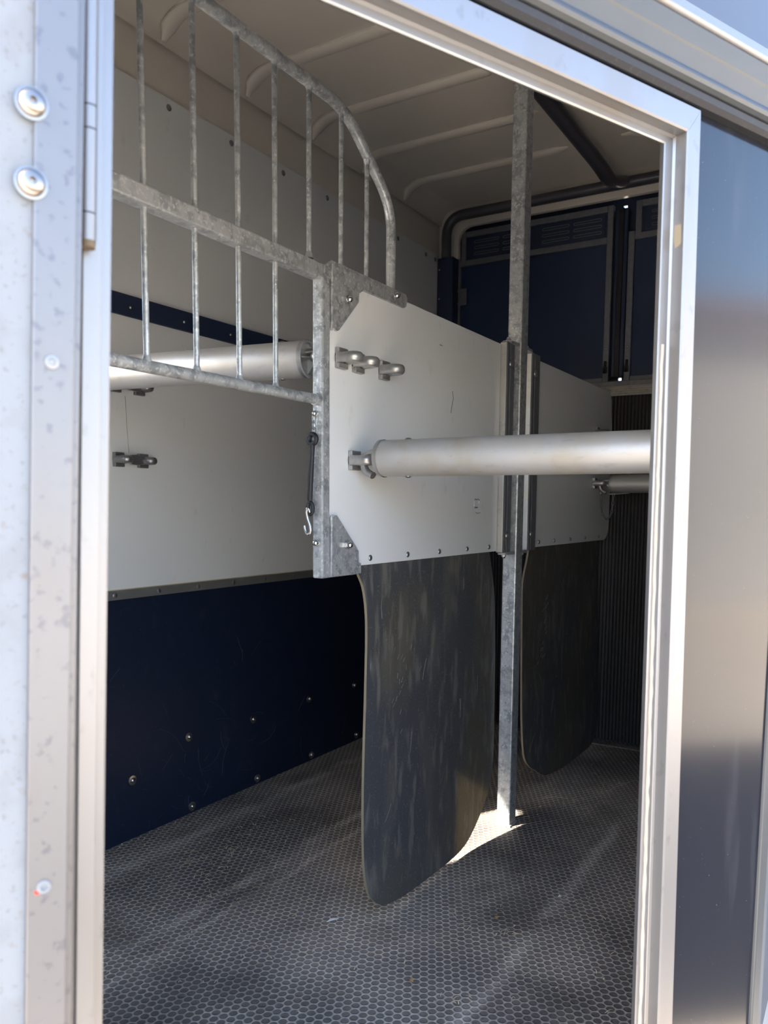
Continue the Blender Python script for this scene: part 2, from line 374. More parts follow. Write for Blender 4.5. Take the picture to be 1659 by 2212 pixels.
# upright crack-like sealant run between the two hook rows is left as a hair-thin scratch
bm = new(); tube(bm, [(1.500, VF-.0045, 1.225), (1.503, VF-.0045, 1.15), (1.506, VF-.0045, 1.10), (1.508, VF-.0045, 1.075)], .0006, 5); obj('scratch', bm, M['steeldark'], wl)
bm = new()
for i in range(46):  # hoof scuffs and scratches near the foot of the board
    cu = random.gauss(1.75, .18) if i % 3 else random.uniform(1.4, 2.6); cz = abs(random.gauss(.10, .07))+.02; R_ = random.choice((.02, .04, .08, .15)); a0 = random.uniform(0, 2*PI); da = random.uniform(.3, 1.3)
    P = [(cu+R_*math.cos(a0+da*j/6), VF+.0018, cz+R_*math.sin(a0+da*j/6)) for j in range(7)]
    if min(p[2] for p in P) > .006: tube(bm, P, .0004, 4)
for i in range(14):
    cu = random.uniform(1.4, 2.5); cz = random.uniform(.15, .5); a0 = random.uniform(.6, 2.4); l = random.uniform(.02, .1)
    tube(bm, [(cu, VF+.0018, cz), (cu+l*math.cos(a0), VF+.0018, cz+l*math.sin(a0))], .0004, 4)
obj('scratch_marks', bm, mat('scuffed_board', (.045, .055, .075), .6), wl)
# near side wall, off to the right: only its inner face bounces light
wr = structure('wall_right', (2.2, n2.y, 0))
obj('side_panel', bx(n2.x, UEND, n2.y-.01, n2.y+.02, .69, ZC), M['panel'], wr)
obj('kick_board', bx(n2.x, UEND, n2.y-.01, n2.y+.012, -.05, .69), M['navy'], wr)
# nose: flat front and the far angled wall with an added, unseen sun hatch
wf = structure('wall_front', (n1.x, .94, 0))
obj('front_panel', bx(n1.x-.02, n1.x, n1.y, mir(n1).y, -.05, ZC), M['panel'], wf)
A = mir(n1); B = mir(n2); ab = (B-A).normalized(); nn = Vector((-ab.y, ab.x, 0)); LEN = (B-A).length
def fslab(bm, t0, t1, z0, z1):
    prism(bm, [A+ab*t0+Vector((0, 0, z0)), A+ab*t1+Vector((0, 0, z0)), A+ab*t1+Vector((0, 0, z1)), A+ab*t0+Vector((0, 0, z1))], nn*.02)
# invented hatch shapes the sunbeam; centre sits up-sun of the lit floor patch
HC = Vector((.878, 1.555)); tc = (Vector((HC.x, HC.y, 0))-A).dot(ab); HW = .15; HZ0, HZ1 = 1.08, 1.50
bm = new(); fslab(bm, 0, tc-HW, -.05, ZC); fslab(bm, tc+HW, LEN, -.05, ZC); fslab(bm, tc-HW, tc+HW, -.05, HZ0); fslab(bm, tc-HW, tc+HW, HZ1, ZC)
obj('angled_panel', bm, M['panel'], wf)
# near angled wall carrying the jockey door: inner lining above the door
wn = structure('wall_near', tuple(Wd(.3, .665, 0)))
bm = new(); slab(bm, -.50, -.02, .668, .69, -.05, ZC); slab(bm, -.02, .745, .668, .69, 1.42, ZC); slab(bm, .745, .955, .668, .69, -.05, ZC)
obj('lining', bm, M['panel'], wn)
bm = new(); slab(bm, .7095, .955, .645, .668, -.45, 1.445, -.0245, 0, 1.38); slab(bm, -.02, .70, .645, .668, 1.405, 1.445); slab(bm, -.75, -.03, .645, .668, -.45, 1.445)
sk = obj('outer_skin', bm, M['skin'], wn); sk['label'] = 'dark glossy outer skin'
bm = new()
prism(bm, [Wd(-.8, .625, 1.50), Wd(-.8, .75, 2.33), Wd(-.8, .78, 2.33), Wd(-.8, .655, 1.50)], DV*1.95)
obj('roof_shell', bm, M['roofskin'], wn)
bm = new(); slab(bm, -.02, .71, .636, .70, -.06, 0.0); obj('door_sill', bm, M['frame'], wn)

# exterior rails above the door
t1 = structure('trim_1', tuple(Wd(0, .63, 1.43))); t1['label'] = 'black weather strip under the roof rail'
bm = new(); prism(bm, [Wd(-.8, D, z) for D, z in ((.646, 1.424), (.634, 1.424), (.629, 1.429), (.628, 1.436), (.632, 1.448), (.646, 1.448))], DV*1.78)
obj('weather_strip', bm, M['rubber'], t1)
t2 = structure('trim_2', tuple(Wd(0, .62, 1.46))); t2['label'] = 'grey anodised roof rail running above the door'
bm = new(); prism(bm, [Wd(-.8, D, z) for D, z in ((.646, 1.440), (.626, 1.438), (.621, 1.4405), (.619, 1.445), (.6205, 1.449), (.623, 1.452), (.618, 1.471), (.6165, 1.4735), (.612, 1.493), (.62, 1.500), (.646, 1.500))], DV*1.78)
obj('rail_face', bm, M['rail'], t2, bevel=.001)
bm = new(); prism(bm, [Wd(-.8, D, z) for D, z in ((.640, 1.492), (.611, 1.4935), (.608, 1.497), (.608, 1.507), (.612, 1.511), (.640, 1.512))], DV*1.78)
obj('rail_lip', bm, M['frame'], t2, bevel=.0015)
# corner extrusion to the right of the dark skin
t3 = structure('trim_3', tuple(Wd(.95, .64, 0))); t3['label'] = 'grey corner extrusion beside the dark skin'
bm = new(); prism(bm, [Wd(.950, .645, -.45), Wd(.951, .640, -.45), Wd(.968, .640, -.45), Vector((n2.x+.03, n2.y-.03, -.45)), Vector((n2.x+.03, n2.y, -.45)), Wd(.95, .668, -.45)], (0, 0, 1.89))
obj('corner_extrusion', bm, M['rail'], t3, bevel=.002)

# ---- aluminium door frame, mitred
# (D, s at z=1.38 on the right, right lean, z at the head, s at z=1 on the left)
PR = [(.664, .6765, .0125, 1.383, .0030), (.6555, .6725, .0125, 1.379, .0060), (.6545, .6745, .0130, 1.381, .0045), (.6545, .688, .0165, 1.3885, -.0100), (.652, .6905, .0180, 1.391, -.0120),
      (.637, .6905, .0180, 1.391, -.0120), (.6355, .693, .0185, 1.3930, -.0140), (.6355, .7150, .0240, 1.4205, -.0420), (.638, .7170, .0245, 1.4225, -.0440), (.660, .7170, .0245, 1.4225, -.0440), (.664, .70, .018, 1.41, -.012)]
def rs_(p, z): return p[1]+p[2]*(1.38-z)
def ls_(p, z): return p[4]+.0365*(z-1)
def loft(a, b):
    bm = new(); A_ = [bm.verts.new(p) for p in a]; B_ = [bm.verts.new(p) for p in b]; n = len(a)
    bm.faces.new(A_[::-1]); bm.faces.new(B_)
    for i in range(n): bm.faces.new((A_[i], A_[(i+1) % n], B_[(i+1) % n], B_[i]))
    return bm
d1 = structure('door_1', tuple(Wd(.02, .64, 0))); d1['label'] = 'open jockey door and its mitred aluminium frame'
obj('right_jamb', loft([Wd(rs_(p, -.1), p[0], -.1) for p in PR], [Wd(rs_(p, p[3]), p[0], p[3]) for p in PR]), M['frame'], d1)
obj('head_jamb', loft([Wd(ls_(p, p[3]), p[0], p[3]) for p in PR], [Wd(rs_(p, p[3])-.0003, p[0], p[3]) for p in PR]), M['frame'], d1)
obj('left_jamb', loft([Wd(ls_(p, -.1), p[0], -.1) for p in PR], [Wd(ls_(p, p[3]), p[0], p[3]) for p in PR]), M['frame'], d1)
# wavy sealant bead in the rebate of the right jamb
bm = new(); pts = []; rad = []
for i in range(90):
    z = -.05+i*.0134; k = .4+.6*min(1, max(0, (1.15-z)/.5))
    pts.append(Wd(.6795+.0145*(1.38-z)+random.uniform(-.0007, .0007), .6540, z)); rad.append(.0016+k*random.uniform(.0004, .0016))
tube(bm, pts, .002, 8, True, (1, 1), None, rad); obj('sealant_bead', bm, M['sealant'], d1, smooth=True)
bm = new(); prism(bm, [Wd(.6922, D, z) for D, z in ((.640, 1.262), (.648, 1.258), (.651, 1.270), (.649, 1.30), (.641, 1.296))], DV*.0012); obj('tan_stain', bm, M['stain'], d1)
# hinge on the left jamb
LN = .0365
hg = obj('hinge_leaf', (lambda b: (slab(b, -.0215, -.0075, .630, .6355, -.1, 1.42, LN, LN), b)[1])(new()), M['frame'], d1, bevel=.001)
def knuckle(z0, z1):
    bm = new(); tube(bm, [Wd(-.0197+LN*(z0-1), .622, z0), Wd(-.0197+LN*(z1-1), .622, z1)], .0056, 20); return bm
for z0, z1 in ((1.127, 1.1455), (1.1465, 1.2035), (1.2045, 1.2195), (1.2205, 1.40)):
    obj('hinge_knuckle', knuckle(z0, z1), M['frame'], hg, smooth=True)
bm = new(); tube(bm, [Wd(-.0197+LN*(1.122-1), .622, 1.122), Wd(-.0197+LN*(1.128-1), .622, 1.128)], .0052, 16); obj('hinge_pin', bm, M['rust'], hg, smooth=True)
# door leaf folded right back against the nose: its inner face looks at the lens
LL = .0425
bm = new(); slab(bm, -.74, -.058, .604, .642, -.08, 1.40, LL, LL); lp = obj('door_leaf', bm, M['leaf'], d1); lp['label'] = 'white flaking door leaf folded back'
bm = new(); slab(bm, -.0612, -.0335, .600, .640, -.08, 1.40, LL, LL); slab(bm, -.0335, -.026, .615, .641, -.08, 1.40, LL, LL)
lf = obj('leaf_edging', bm, M['weather'], d1, bevel=.0012)
def button(z, s, r, m=M['screw'], D=.600, nm='button_screw'):
    bm = new(); c = Wd(s, D, z)
    lathe(bm, c, -NV, [(0, 0), (0, r*1.12), (r*.10, r*1.1), (r*.12, r*.92), (r*.35, r*.86), (r*.55, r*.66), (r*.64, r*.36), (r*.64, r*.26), (r*.30, r*.22), (r*.30, 0)], 28)
    return obj(nm, bm, m, d1, smooth=True)
button(1.202, -.0545, .0098); button(1.151, -.0566, .0098)
bm = new(); lathe(bm, Wd(-.0470, .600, 1.035), -NV, [(0, 0), (0, .0052), (.0012, .0048), (.0014, .0024), (.0005, .0020), (.0005, 0)], 20); obj('blind_rivet', bm, M['frame'], d1, smooth=True)
bm = new(); lathe(bm, Wd(-.0640, .600, .662), -NV, [(0, 0), (0, .0052), (.0012, .0048), (.0014, .0024), (.0005, .0020), (.0005, 0)], 20); rv = obj('blind_rivet', bm, M['leaf'], d1, smooth=True)
bm = new(); lathe(bm, Wd(-.0685, .600, .659), -NV, [(0, 0), (0, .002), (.001, .0016), (.0012, 0)], 12); obj('paint_spot', bm, M['red'], d1, smooth=True)

# ---- rear: beige surround, arch tube, top doors, ramp, sill
wb = structure('wall_back', (3.34, .93, 0))
bm = new()  # outer skin behind the top doors; daylight pricks through two tiny gaps between them
box(bm, 3.362, 3.372, .955, 1.80, 1.40, ZC); box(bm, 3.362, 3.372, .08, .930, 1.40, ZC); box(bm, 3.362, 3.372, .930, .955, 2.152, ZC)
box(bm, 3.362, 3.372, .930, .955, 1.474, 2.134); box(bm, 3.362, 3.372, .943, .955, 1.46, 1.48); box(bm, 3.362, 3.372, .930, .955, 1.40, 1.462); box(bm, 3.362, 3.372, .947, .955, 2.134, 2.152)
box(bm, 3.225, 3.372, .08, 1.80, -.05, 1.40)
obj('outer_back', bm, M['navyframe'], wb)
def opening_frame(u, v0, v1, zt, zb, rad, ou0, ou1, oz):
    """sheet with a round-cornered opening, as a strip ring (no bottom bar)"""
    bm = new(); inn = [(v1, zb)]
    for i in range(9):
        a = i*PI/2/8; inn.append((v1-rad+rad*math.cos(a), zt-rad+rad*math.sin(a)))
    for i in range(9):
        a = PI/2+i*PI/2/8; inn.append((v0+rad+rad*math.cos(a), zt-rad+rad*math.sin(a)))
    inn.append((v0, zb))
    out = []
    for (v, z) in inn:
        if z <= zb+1e-6: out.append((ou1 if v > .9 else ou0, zb))
        elif v > v1-rad+1e-4: out.append((ou1, min(oz, z if z < zt-rad*.7 else oz)))
        elif v < v0+rad-1e-4: out.append((ou0, min(oz, z if z < zt-rad*.7 else oz)))
        else: out.append((v, oz))
    for k in range(len(inn)-1):
        q = [inn[k], inn[k+1], out[k+1], out[k]]
        qq = []
        for p in q:
            if not qq or (abs(p[0]-qq[-1][0])+abs(p[1]-qq[-1][1])) > 1e-6: qq.append(p)
        if len(qq) > 2: prism(bm, [(u, v, z) for v, z in qq], (.02, 0, 0))
    return bm
obj('roof_surround', opening_frame(3.30, .14, 1.655, 2.165, 2.036, .06, .10, VF+.01, ZC), M['ceil'], wb)
obj('corner_post', bx(3.262, 3.345, 1.662, VF-.001, 0, 2.035), M['navyframe'], wb, bevel=.004)
dome('post_rivet', wb, [(3.262, 1.728, z) for z in (1.985, 1.86, 1.73, 1.6)], (-1, 0, 0), .0045, .003, M['steel'])
obj('seal_post', bx(3.325, 3.36, .915, .968, 1.469, 2.132), M['navyframe'], wb, bevel=.006)
obj('seal_bead', bx(3.318, 3.326, .930, .952, 1.469, 2.132), M['rubber'], wb, bevel=.003)
# arch tube
at = thing('roof_arch_tube', 'dark round tube arching over the rear top doors', 'tube', (3.26, .93, 2.03))
bm = new(); tube(bm, smooth_path([(3.265, 1.697, 2.03), (3.265, 1.697, 2.203), (3.265, .16, 2.203), (3.265, .16, 2.03)], .10, 12), .022, 20)
obj('tube', bm, M['pane'], at, smooth=True)
at.children[0].data.materials[0] = mat('painted_tube', (.075, .075, .09), .3, .3)
ct = thing('roof_centre_tube', 'dark tube under the roof reaching from the centre post to the rear arch', 'tube', (2.4, .93, 2.17))
bm = new(); tube(bm, smooth_path([(.6, .945, 2.19), (2.9, .945, 2.19), (3.02, .942, 2.185), (3.12, .935, 2.165), (3.20, .925, 2.185), (3.255, .92, 2.205)], .05, 6), .026, 20, True, (.8, 1.1), (0, 0, 1))
obj('tube', bm, at.children[0].data.materials[0], ct, smooth=True)
obj('mounting_knob', (lambda b: (lathe(b, (2.43, .90, 2.185), (0, -1, -.3), [(0, 0), (0, .014), (.02, .013), (.026, .008), (.028, 0)], 16), b)[1])(new()), M['rubber'], ct, smooth=True)

def top_door(idx, v0, v1, inset, hinge):
    """v0 = lower-v edge, v1 = higher-v edge"""
    d = structure('door_%d' % idx, (3.33, (v0+v1)/2, 1.447)); d['label'] = ['', '', 'left top door with louvred vents', 'right top door with louvred vents'][idx]
    u0, u1 = 3.318, 3.343; w = .024
    bm = new(); zt = 2.148
    a0, a1 = v0, v1; b1 = v1-inset
    box(bm, u0, u1, a0, a0+w, 1.447, zt); box(bm, u0, u1, a1-w, a1, 1.447, 2.035); box(bm, u0, u1, b1-w, b1, 2.01, zt)
    box(bm, u0+.0005, u1-.0005, a0+w, b1-w, zt-w, zt); box(bm, u0+.0005, u1-.0005, a0+w, a1-w, 2.002, 2.026); box(bm, u0+.0005, u1-.0005, a0+w, a1-w, 1.447, 1.447+w)
    obj('door_frame', bm, M['galvdark'], d, bevel=.002)
    obj('lower_sheet', bx(u0+.012, u1-.004, a0+.01, a1-.01, 1.455, 2.01), M['pane'], d)
    obj('upper_sheet', bx(u0+.010, u1-.004, a0+.01, b1-.01, 2.015, zt-.01), M['navyframe'], d)
    span = (b1-w)-(a0+w); half = span/2
    slots = [(a0+w+half*k+m_*half*.43+half*.08, a0+w+half*k+(m_+1)*half*.43+half*.02) for k in (0, 1) for m_ in (0, 1)]
    for k in (0, 1):
        vt = obj('vent', bx(u0+.006, u0+.011, a0+w+half*k+.010, a0+w+half*(k+1)-.010, 2.034, zt-w-.006), M['navyframe'], d, bevel=.002)
        for (q0, q1) in slots[2*k:2*k+2]:
            for z in (2.050, 2.075, 2.100):
                bm = new(); L = []
                for i in range(7): a = -PI/2+PI*i/6; L.append((q1-.006+.006*math.cos(a), z+.0048*math.sin(a)))
                for i in range(7): a = PI/2+PI*i/6; L.append((q0+.006+.006*math.cos(a), z+.0048*math.sin(a)))
                tube(bm, [(u0+.005, v, zz) for v, zz in L]+[(u0+.005, *L[0])], .0017, 6, False)
                obj('louvre', bm, M['galvdark'], vt, smooth=True)
    if hinge:
        hp = obj('hinge_plate', bx(u0-.006, u0-.001, a1-w-.035, a1-w+.004, 1.833, 1.905), M['galvdark'], d, bevel=.004)
        dome('bolt', hp, [(u0-.006, a1-w-.020, 1.872)], (-1, 0, 0), .006, .007, M['steeldark'])
        dome('bolt', hp, [(u0, a1-w*.4, 1.896), (u0, a1-w*.4, 1.843)], (-1, 0, 0), .0065, .008, M['steeldark'])
    vv = a0+w*.5 if hinge else a1-w*.5
    dome('rivet', d, [(u0, vv, 1.585)], (-1, 0, 0), .005, .004, M['steel'])
    bm = new(); tube(bm, smooth_path([(u0-.004, vv, 1.535), (u0-.008, vv, 1.50), (u0-.014, vv, 1.488)], .01, 4), .0055, 10); box(bm, u0-.012, u0, vv-.008, vv+.008, 1.488, 1.512)
    obj('latch', bm, M['rubber'], d)
top_door(2, .973, 1.676, .026, True)
top_door(3, .205, .910, .026, False)
# rear ramp
rp = thing('loading_ramp', 'tall closed rear ramp lined in black ribbed rubber, with straw dust', 'ramp', (3.17, .93, 0))
obj('rubber_facing', bx(3.155, 3.165, .14, 1.66, .012, 1.372), M['ramp'], rp)
obj('ramp_board', bx(3.165, 3.22, .14, 1.66, .012, 1.40), M['navyframe'], rp)
obj('top_edge', bx(3.148, 3.222, .14, 1.66, 1.372, 1.408), M['sill'], rp, bevel=.002)
t4 = structure('trim_4', (3.25, .93, 1.42)); t4['label'] = 'galvanised ledge under the top doors'
obj('ledge', bx(3.224, 3.36, .14, 1.66, 1.412, 1.440), M['galvdark'], t4, bevel=.003)
t5 = structure('trim_5', (3.14, .93, 0)); t5['label'] = 'dirty alloy strip across the floor at the ramp foot'
obj('floor_strip', bx(3.105, 3.15, .14, 1.70, 0, .003), M['dirtstrip'], t5)

# ================================================================ THINGS
# ---- centre post
cp = thing('centre_post', 'tall square galvanised post standing on the floor between both partitions', 'post', (2.16, .893, 0))
PU0, PU1, PV0, PV1 = 2.138, 2.187, .872, .914
obj('post_tube', bx(PU0, PU1, PV0, PV1, .004, 2.172), M['galv'], cp, bevel=.004)
bm = new(); box(bm, PU0-.004, PU1+.004, PV0-.004, PV1+.004, 0, .006); obj('weld_foot', bm, M['galv'], cp, bevel=.003)
def lug(name, u0, u1, z):
    bm = new(); L = [(PU0 if u0 < PU0 else PU1, PV0+.004), (PU0 if u0 < PU0 else PU1, PV1-.004)]
    c = u0 if u0 < PU0 else u1; s = -1 if u0 < PU0 else 1; r = (PV1-PV0)/2-.006; cy = (PV0+PV1)/2
    cc = c-s*r
    for i in range(9): a = PI/2-PI*i/8; L.append((cc+s*r*math.cos(a), cy+r*math.sin(a)))
    prism(bm, [(u, v, z) for u, v in L], (0, 0, .008)); return obj(name, bm, M['galv'], cp, bevel=.001)
for z in (1.384, .806):
    a = lug('hinge_lug', 2.078, PU0, z); b = lug('hinge_lug', PU1, 2.250, z)
    for l, u in ((a, 2.096), (b, 2.232)):
        dome('bolt', l, [(u, .893, z+.008) if z > 1 else (u, .893, z)], (0, 0, 1 if z > 1 else -1), .007, .012, M['steel'], hexnut=True)

# ---- bracket for breast bars: two tabs and a projecting eye
def bracket(name, parent, u, v, z, side=-1, m=None):
    """side -1 projects towards -v"""
    m = m or M['zinc']
    bm = new(); t = .004
    y0, y1 = sorted((v, v+side*t)); y2 = sorted((v, v+side*.010))
    box(bm, u-.017, u+.017, y0, y1, z-.019, z+.019)
    box(bm, u-.016, u+.016, *y2, z+.009, z+.019); box(bm, u-.016, u+.016, *y2, z-.019, z-.009)
    box(bm, u-.017, u-.008, *sorted((v, v+side*.016)), z-.009, z+.010); box(bm, u+.008, u+.017, *sorted((v, v+side*.016)), z-.009, z+.010)
    plate = obj(name, bm, m, parent, bevel=.0015, loc=(u, v, z))
    bm = new(); L = [(u-.0125, v+side*.004, z), (u-.0125, v+side*.031, z)]
    for i in range(1, 8): a = PI-PI*i/8; L.append((u+.0125*math.cos(a), v+side*(.031+.0135*math.sin(a)), z))
    L += [(u+.0125, v+side*.031, z), (u+.0125, v+side*.004, z)]
    tube(bm, L, .0074, 14, True, (1.35, 1), (0, 0, 1)); obj('eye', bm, m, plate, smooth=True)
    return plate

# ---- front partition
pf = thing('front_partition', 'pale stall partition with galvanised head grille and hanging rubber skirt, ahead of the centre post', 'partition', (1.65, .91, .03))
bm = new(); prism(bm, [(u, VP, z) for u, z in ((1.25, .86), (1.25, 1.372), (1.262, 1.38), (2.062, 1.38), (2.062, .817), (1.366, .817))], (0, .014, 0))
obj('panel', bm, M['panel'], pf, bevel=.0015)
obj('front_upright', bx(1.237, 1.261, .897, .921, .80, 1.382), M['galv'], pf, bevel=.003)
obj('middle_rail', bx(.40, 1.2365, .896, .922, 1.353, 1.380), M['galv'], pf, bevel=.003)
bm = new(); prism(bm, [(u, .8935, z) for u, z in ((1.238, 1.378), (1.262, 1.392), (1.535, 1.392), (1.543, 1.384), (1.537, 1.366), (1.53, 1.362), (1.37, 1.362), (1.354, 1.352), (1.352, 1.335), (1.286, 1.270), (1.279, 1.267), (1.262, 1.270), (1.2615, 1.36), (1.238, 1.36))], (0, .0065, 0))
tg = obj('top_gusset', bm, M['galv'], pf, bevel=.001)
bm = new(); prism(bm, [(u, .8935, z) for u, z in ((1.262, .916), (1.270, .921), (1.280, .920), (1.357, .848), (1.357, .826), (1.366, .822), (1.366, .802), (1.262, .802))], (0, .0065, 0))
bg = obj('bottom_gusset', bm, M['galv'], pf, bevel=.001)
obj('bottom_rail', bx(1.2615, 1.366, .899, .921, .800, .816), M['galv'], pf, bevel=.002)
dome('cap_nut', tg, [(1.306, .8935, 1.330), (1.482, .8935, 1.376)], (0, -1, 0), .0085, .016, M['steel'], hexnut=True)
dome('cap_nut', bg, [(1.310, .8935, .862)], (0, -1, 0), .0085, .016, M['steel'], hexnut=True)
dome('cap_nut', pf, [(1.237, .911, .868)], (-1, 0, 0), .007, .010, M['steel'])
bm = new()  # weld seams beside the upright
for z0, z1, u in ((1.265, 1.385, 1.2625), (.83, .92, 1.2630)):
    n = 14; tube(bm, [(u+random.uniform(-.001, .001), .8945, z0+(z1-z0)*i/n) for i in range(n+1)], .0025, 8, True, (1, 1), None, [random.uniform(.0018, .0032) for i in range(n+1)])
obj('weld_bead', bm, M['galv'], pf, smooth=True)
bm = new(); tube(bm, smooth_path([(.40, .909, 1.687), (1.325, .909, 1.687), (1.497, .909, 1.562), (1.497, .909, 1.385)], .055, 10), .0105, 18); obj('arch_tube', bm, M['galv'], pf, smooth=True)
bm = new(); tube(bm, [(.40, .909, 1.133), (1.238, .909, 1.136)], .0095, 16); tube(bm, [(1.226, .909, 1.136), (1.239, .909, 1.136)], .0115, 14); obj('lower_rail', bm, M['galv'], pf, smooth=True)
for u in (.535, .632, .729, .826, .925, 1.022, 1.115, 1.211, 1.312, 1.402):
    zt = 1.682 if u < 1.33 else 1.622; zb = 1.138 if u < 1.2 else 1.384
    bm = new(); tube(bm, [(u, .909, zb), (u, .909, zb+.012)], .008, 10, True, (1, 1), None, [.0085, .0048]); tube(bm, [(u, .909, zb), (u, .909, zt)], .0046, 12)
    tube(bm, [(u, .909, zt-.010), (u, .909, zt)], .007, 10, True, (1, 1), None, [.0048, .0078])
    obj('grille_bar', bm, M['galv'], pf, smooth=True)
# hinge channel
def channel(parent, u0, u1):
    bm = new(); w = u1-u0
    prism(bm, [(u, v, .812) for u, v in ((u0, .902), (u0, .886), (u0+.004, .883), (u0+.020, .883), (u0+.022, .885), (u0+.024, .883), (u1-.004, .883), (u1, .886), (u1, .902))], (0, 0, .575))
    c = obj('hinge_channel', bm, M['galvdark'], parent, bevel=.0008); c['label'] = 'dark alloy hinge channel'
    bm = bx(u0-.0035, u0-.0003, .8845, .903, .814, 1.384); obj('channel_edge', bm, M['alu'], c, bevel=.001)
    for z in (1.330, .860):
        dome('dome_bolt', c, [(u0+.026, .883, z)], (0, -1, 0), .0105, .006, M['steeldark'])
    return c
channel(pf, 2.068, 2.122)
dome('skirt_rivet', pf, [(u, VP, .831) for u in (1.409, 1.566, 1.719, 1.873, 2.009)], (0, -1, 0), .0065, .004, M['steeldark'])
for u in (1.296, 1.354, 1.452): bracket('bar_bracket', pf, u, VP, 1.219)
bracket('bar_bracket', pf, 1.342, VP, 1.028)
for u in (1.296,): bracket('bar_bracket', pf, u, VP+.014, 1.226, 1)
def catmull(P, n=6):
    out = []; m = len(P)
    for i in range(m-1):
        p0, p1, p2, p3 = P[max(i-1, 0)], P[i], P[i+1], P[min(i+2, m-1)]
        for k in range(n):
            t = k/n; out.append(tuple(.5*(2*b+(c-a)*t+(2*a-5*b+4*c-d)*t*t+(-a+3*b-3*c+d)*t**3) for a, b, c, d in zip(p0, p1, p2, p3)))
    out.append(P[-1]); return out
def skirt(parent, outline):
    P = catmull(outline, 4)
    bm = new(); v0 = VP+.004
    prism(bm, [(u, v0, z) for u, z in P], (0, .006, 0))
    bmesh.ops.recalc_face_normals(bm, faces=bm.faces[:])
    for f in bm.faces:
        if abs(f.normal.y) < .5: f.material_index = 1
    o = obj('rubber_skirt', bm, M['curtain'], parent, mats=[M['curtainedge']]); o['label'] = 'smoky dark rubber skirt'
    us = [p[0] for p in P]; ua, ub = min(us)+.05, max(us)-.06
    bm = new()
    for i in range(24):
        cu = random.uniform(ua, ub); cz = random.uniform(.14, .74); a0 = random.gauss(PI/2, .5); l = random.choice((.008, .015, .03, .05)); k = random.uniform(-.2, .2)
        tube(bm, [(cu+l*t*math.cos(a0)+k*l*t*t, v0-.0003, cz+l*t*math.sin(a0)) for t in (0, .35, .7, 1)], random.uniform(.0004, .0008), 4)
    for i in range(20):
        cu = random.gauss(ua+(ub-ua)*.2, .02); cz = random.gauss(.50, .05)+.10*(i % 2); a0 = random.gauss(1.0, .3)
        tube(bm, [(cu, v0-.0003, cz), (cu+.012*math.cos(a0), v0-.0003, cz+.012*math.sin(a0))], .0007, 4)
    obj('scuff_marks', bm, M['scuff'], o)
    return o
skirt(pf, [(1.369, .818), (1.372, .80), (1.392, .769), (1.404, .72), (1.407, .66), (1.404, .542), (1.397, .342), (1.399, .187), (1.413, .108), (1.440, .068), (1.488, .038), (1.58, .022), (1.72, .016), (1.84, .016), (1.92, .030), (1.998, .078), (2.055, .135), (2.078, .20), (2.083, .271), (2.081, .42), (2.078, .542), (2.066, .68), (2.048, .75), (2.024, .818)])
# scuffs on the pale panel
bm = new(); L = [(1.925+.016*math.cos(a), VP-.0006, .948+.013*math.sin(a)+.003*math.sin(3*a)) for a in [2*PI*i/16 for i in range(14)]]
tube(bm, L, .0014, 6); tube(bm, [(1.921, VP-.0006, .925), (1.931, VP-.0006, .922), (1.948, VP-.0006, .924)], .0008, 6); obj('scuff_mark', bm, M['steeldark'], pf)
bm = new(); tube(bm, [(1.775, VP-.0004, 1.218), (1.78, VP-.0004, 1.20), (1.772, VP-.0004, 1.18), (1.768, VP-.0004, 1.165)], .0008, 5); tube(bm, [(1.706, VP-.0004, 1.316), (1.718, VP-.0004, 1.316)], .001, 5); obj('scuff_mark', bm, M['steeldark'], pf)

# ---- rear partition
pr = thing('rear_partition', 'pale round-cornered stall partition with dark rubber skirt, behind the centre post', 'partition', (2.7, .91, .03))
L = [(2.256, .817), (2.256, 1.381), (3.085, 1.381)]
L += [(3.085+.05*math.sin(a), 1.331+.05*math.cos(a)) for a in [PI/2*i/6 for i in range(1, 7)]]
L += [(3.150, 1.25), (3.152, .95)] + [(3.09+.062*math.cos(a), .879-.062*math.sin(a)) for a in [PI/2*i/6 for i in range(0, 7)]]
bm = new(); prism(bm, [(u, VP, z) for u, z in L], (0, .014, 0)); obj('panel', bm, M['panel'], pr, bevel=.0015)
channel(pr, 2.252, 2.318)
dome('skirt_rivet', pr, [(u, VP, .832) for u in (2.388, 2.527, 2.690, 2.855, 3.02)], (0, -1, 0), .0065, .004, M['steeldark'])
bracket('bar_bracket', pr, 2.945, VP, 1.215, m=M['steeldark']); bracket('bar_bracket', pr, 2.935, VP, 1.030, m=M['zinc'])
skirt(pr, [(2.322, .818), (2.305, .775), (2.277, .711), (2.279, .60), (2.283, .511), (2.298, .291), (2.322, .167), (2.37, .115), (2.429, .084), (2.49, .052), (2.564, .033), (2.66, .022), (2.76, .016), (2.95, .014), (3.03, .017), (3.085, .05), (3.104, .129), (3.098, .25), (3.05, .579), (3.02, .70), (3.016, .818)])

# ---- brackets on the far wall
for u, z in ((1.465, 1.249), (1.545, 1.249), (1.470, 1.055), (1.552, 1.055)): bracket('bar_bracket', wl, u, VF-.004, z, -1, M['steeldark'])
for z in (1.249, 1.055):  # pivoting keeper joining each pair of brackets
    bm = new(); prism(bm, [(1.474, VF-.040, z-.006), (1.490, VF-.040, z-.013), (1.508, VF-.040, z-.014), (1.545, VF-.036, z-.007), (1.562, VF-.036, z-.006), (1.562, VF-.036, z+.006), (1.545, VF-.036, z+.007), (1.508, VF-.040, z+.014), (1.490, VF-.040, z+.013), (1.474, VF-.040, z+.006)], (0, .012, 0))
    obj('bracket_keeper', bm, M['steeldark'], wl, bevel=.002)

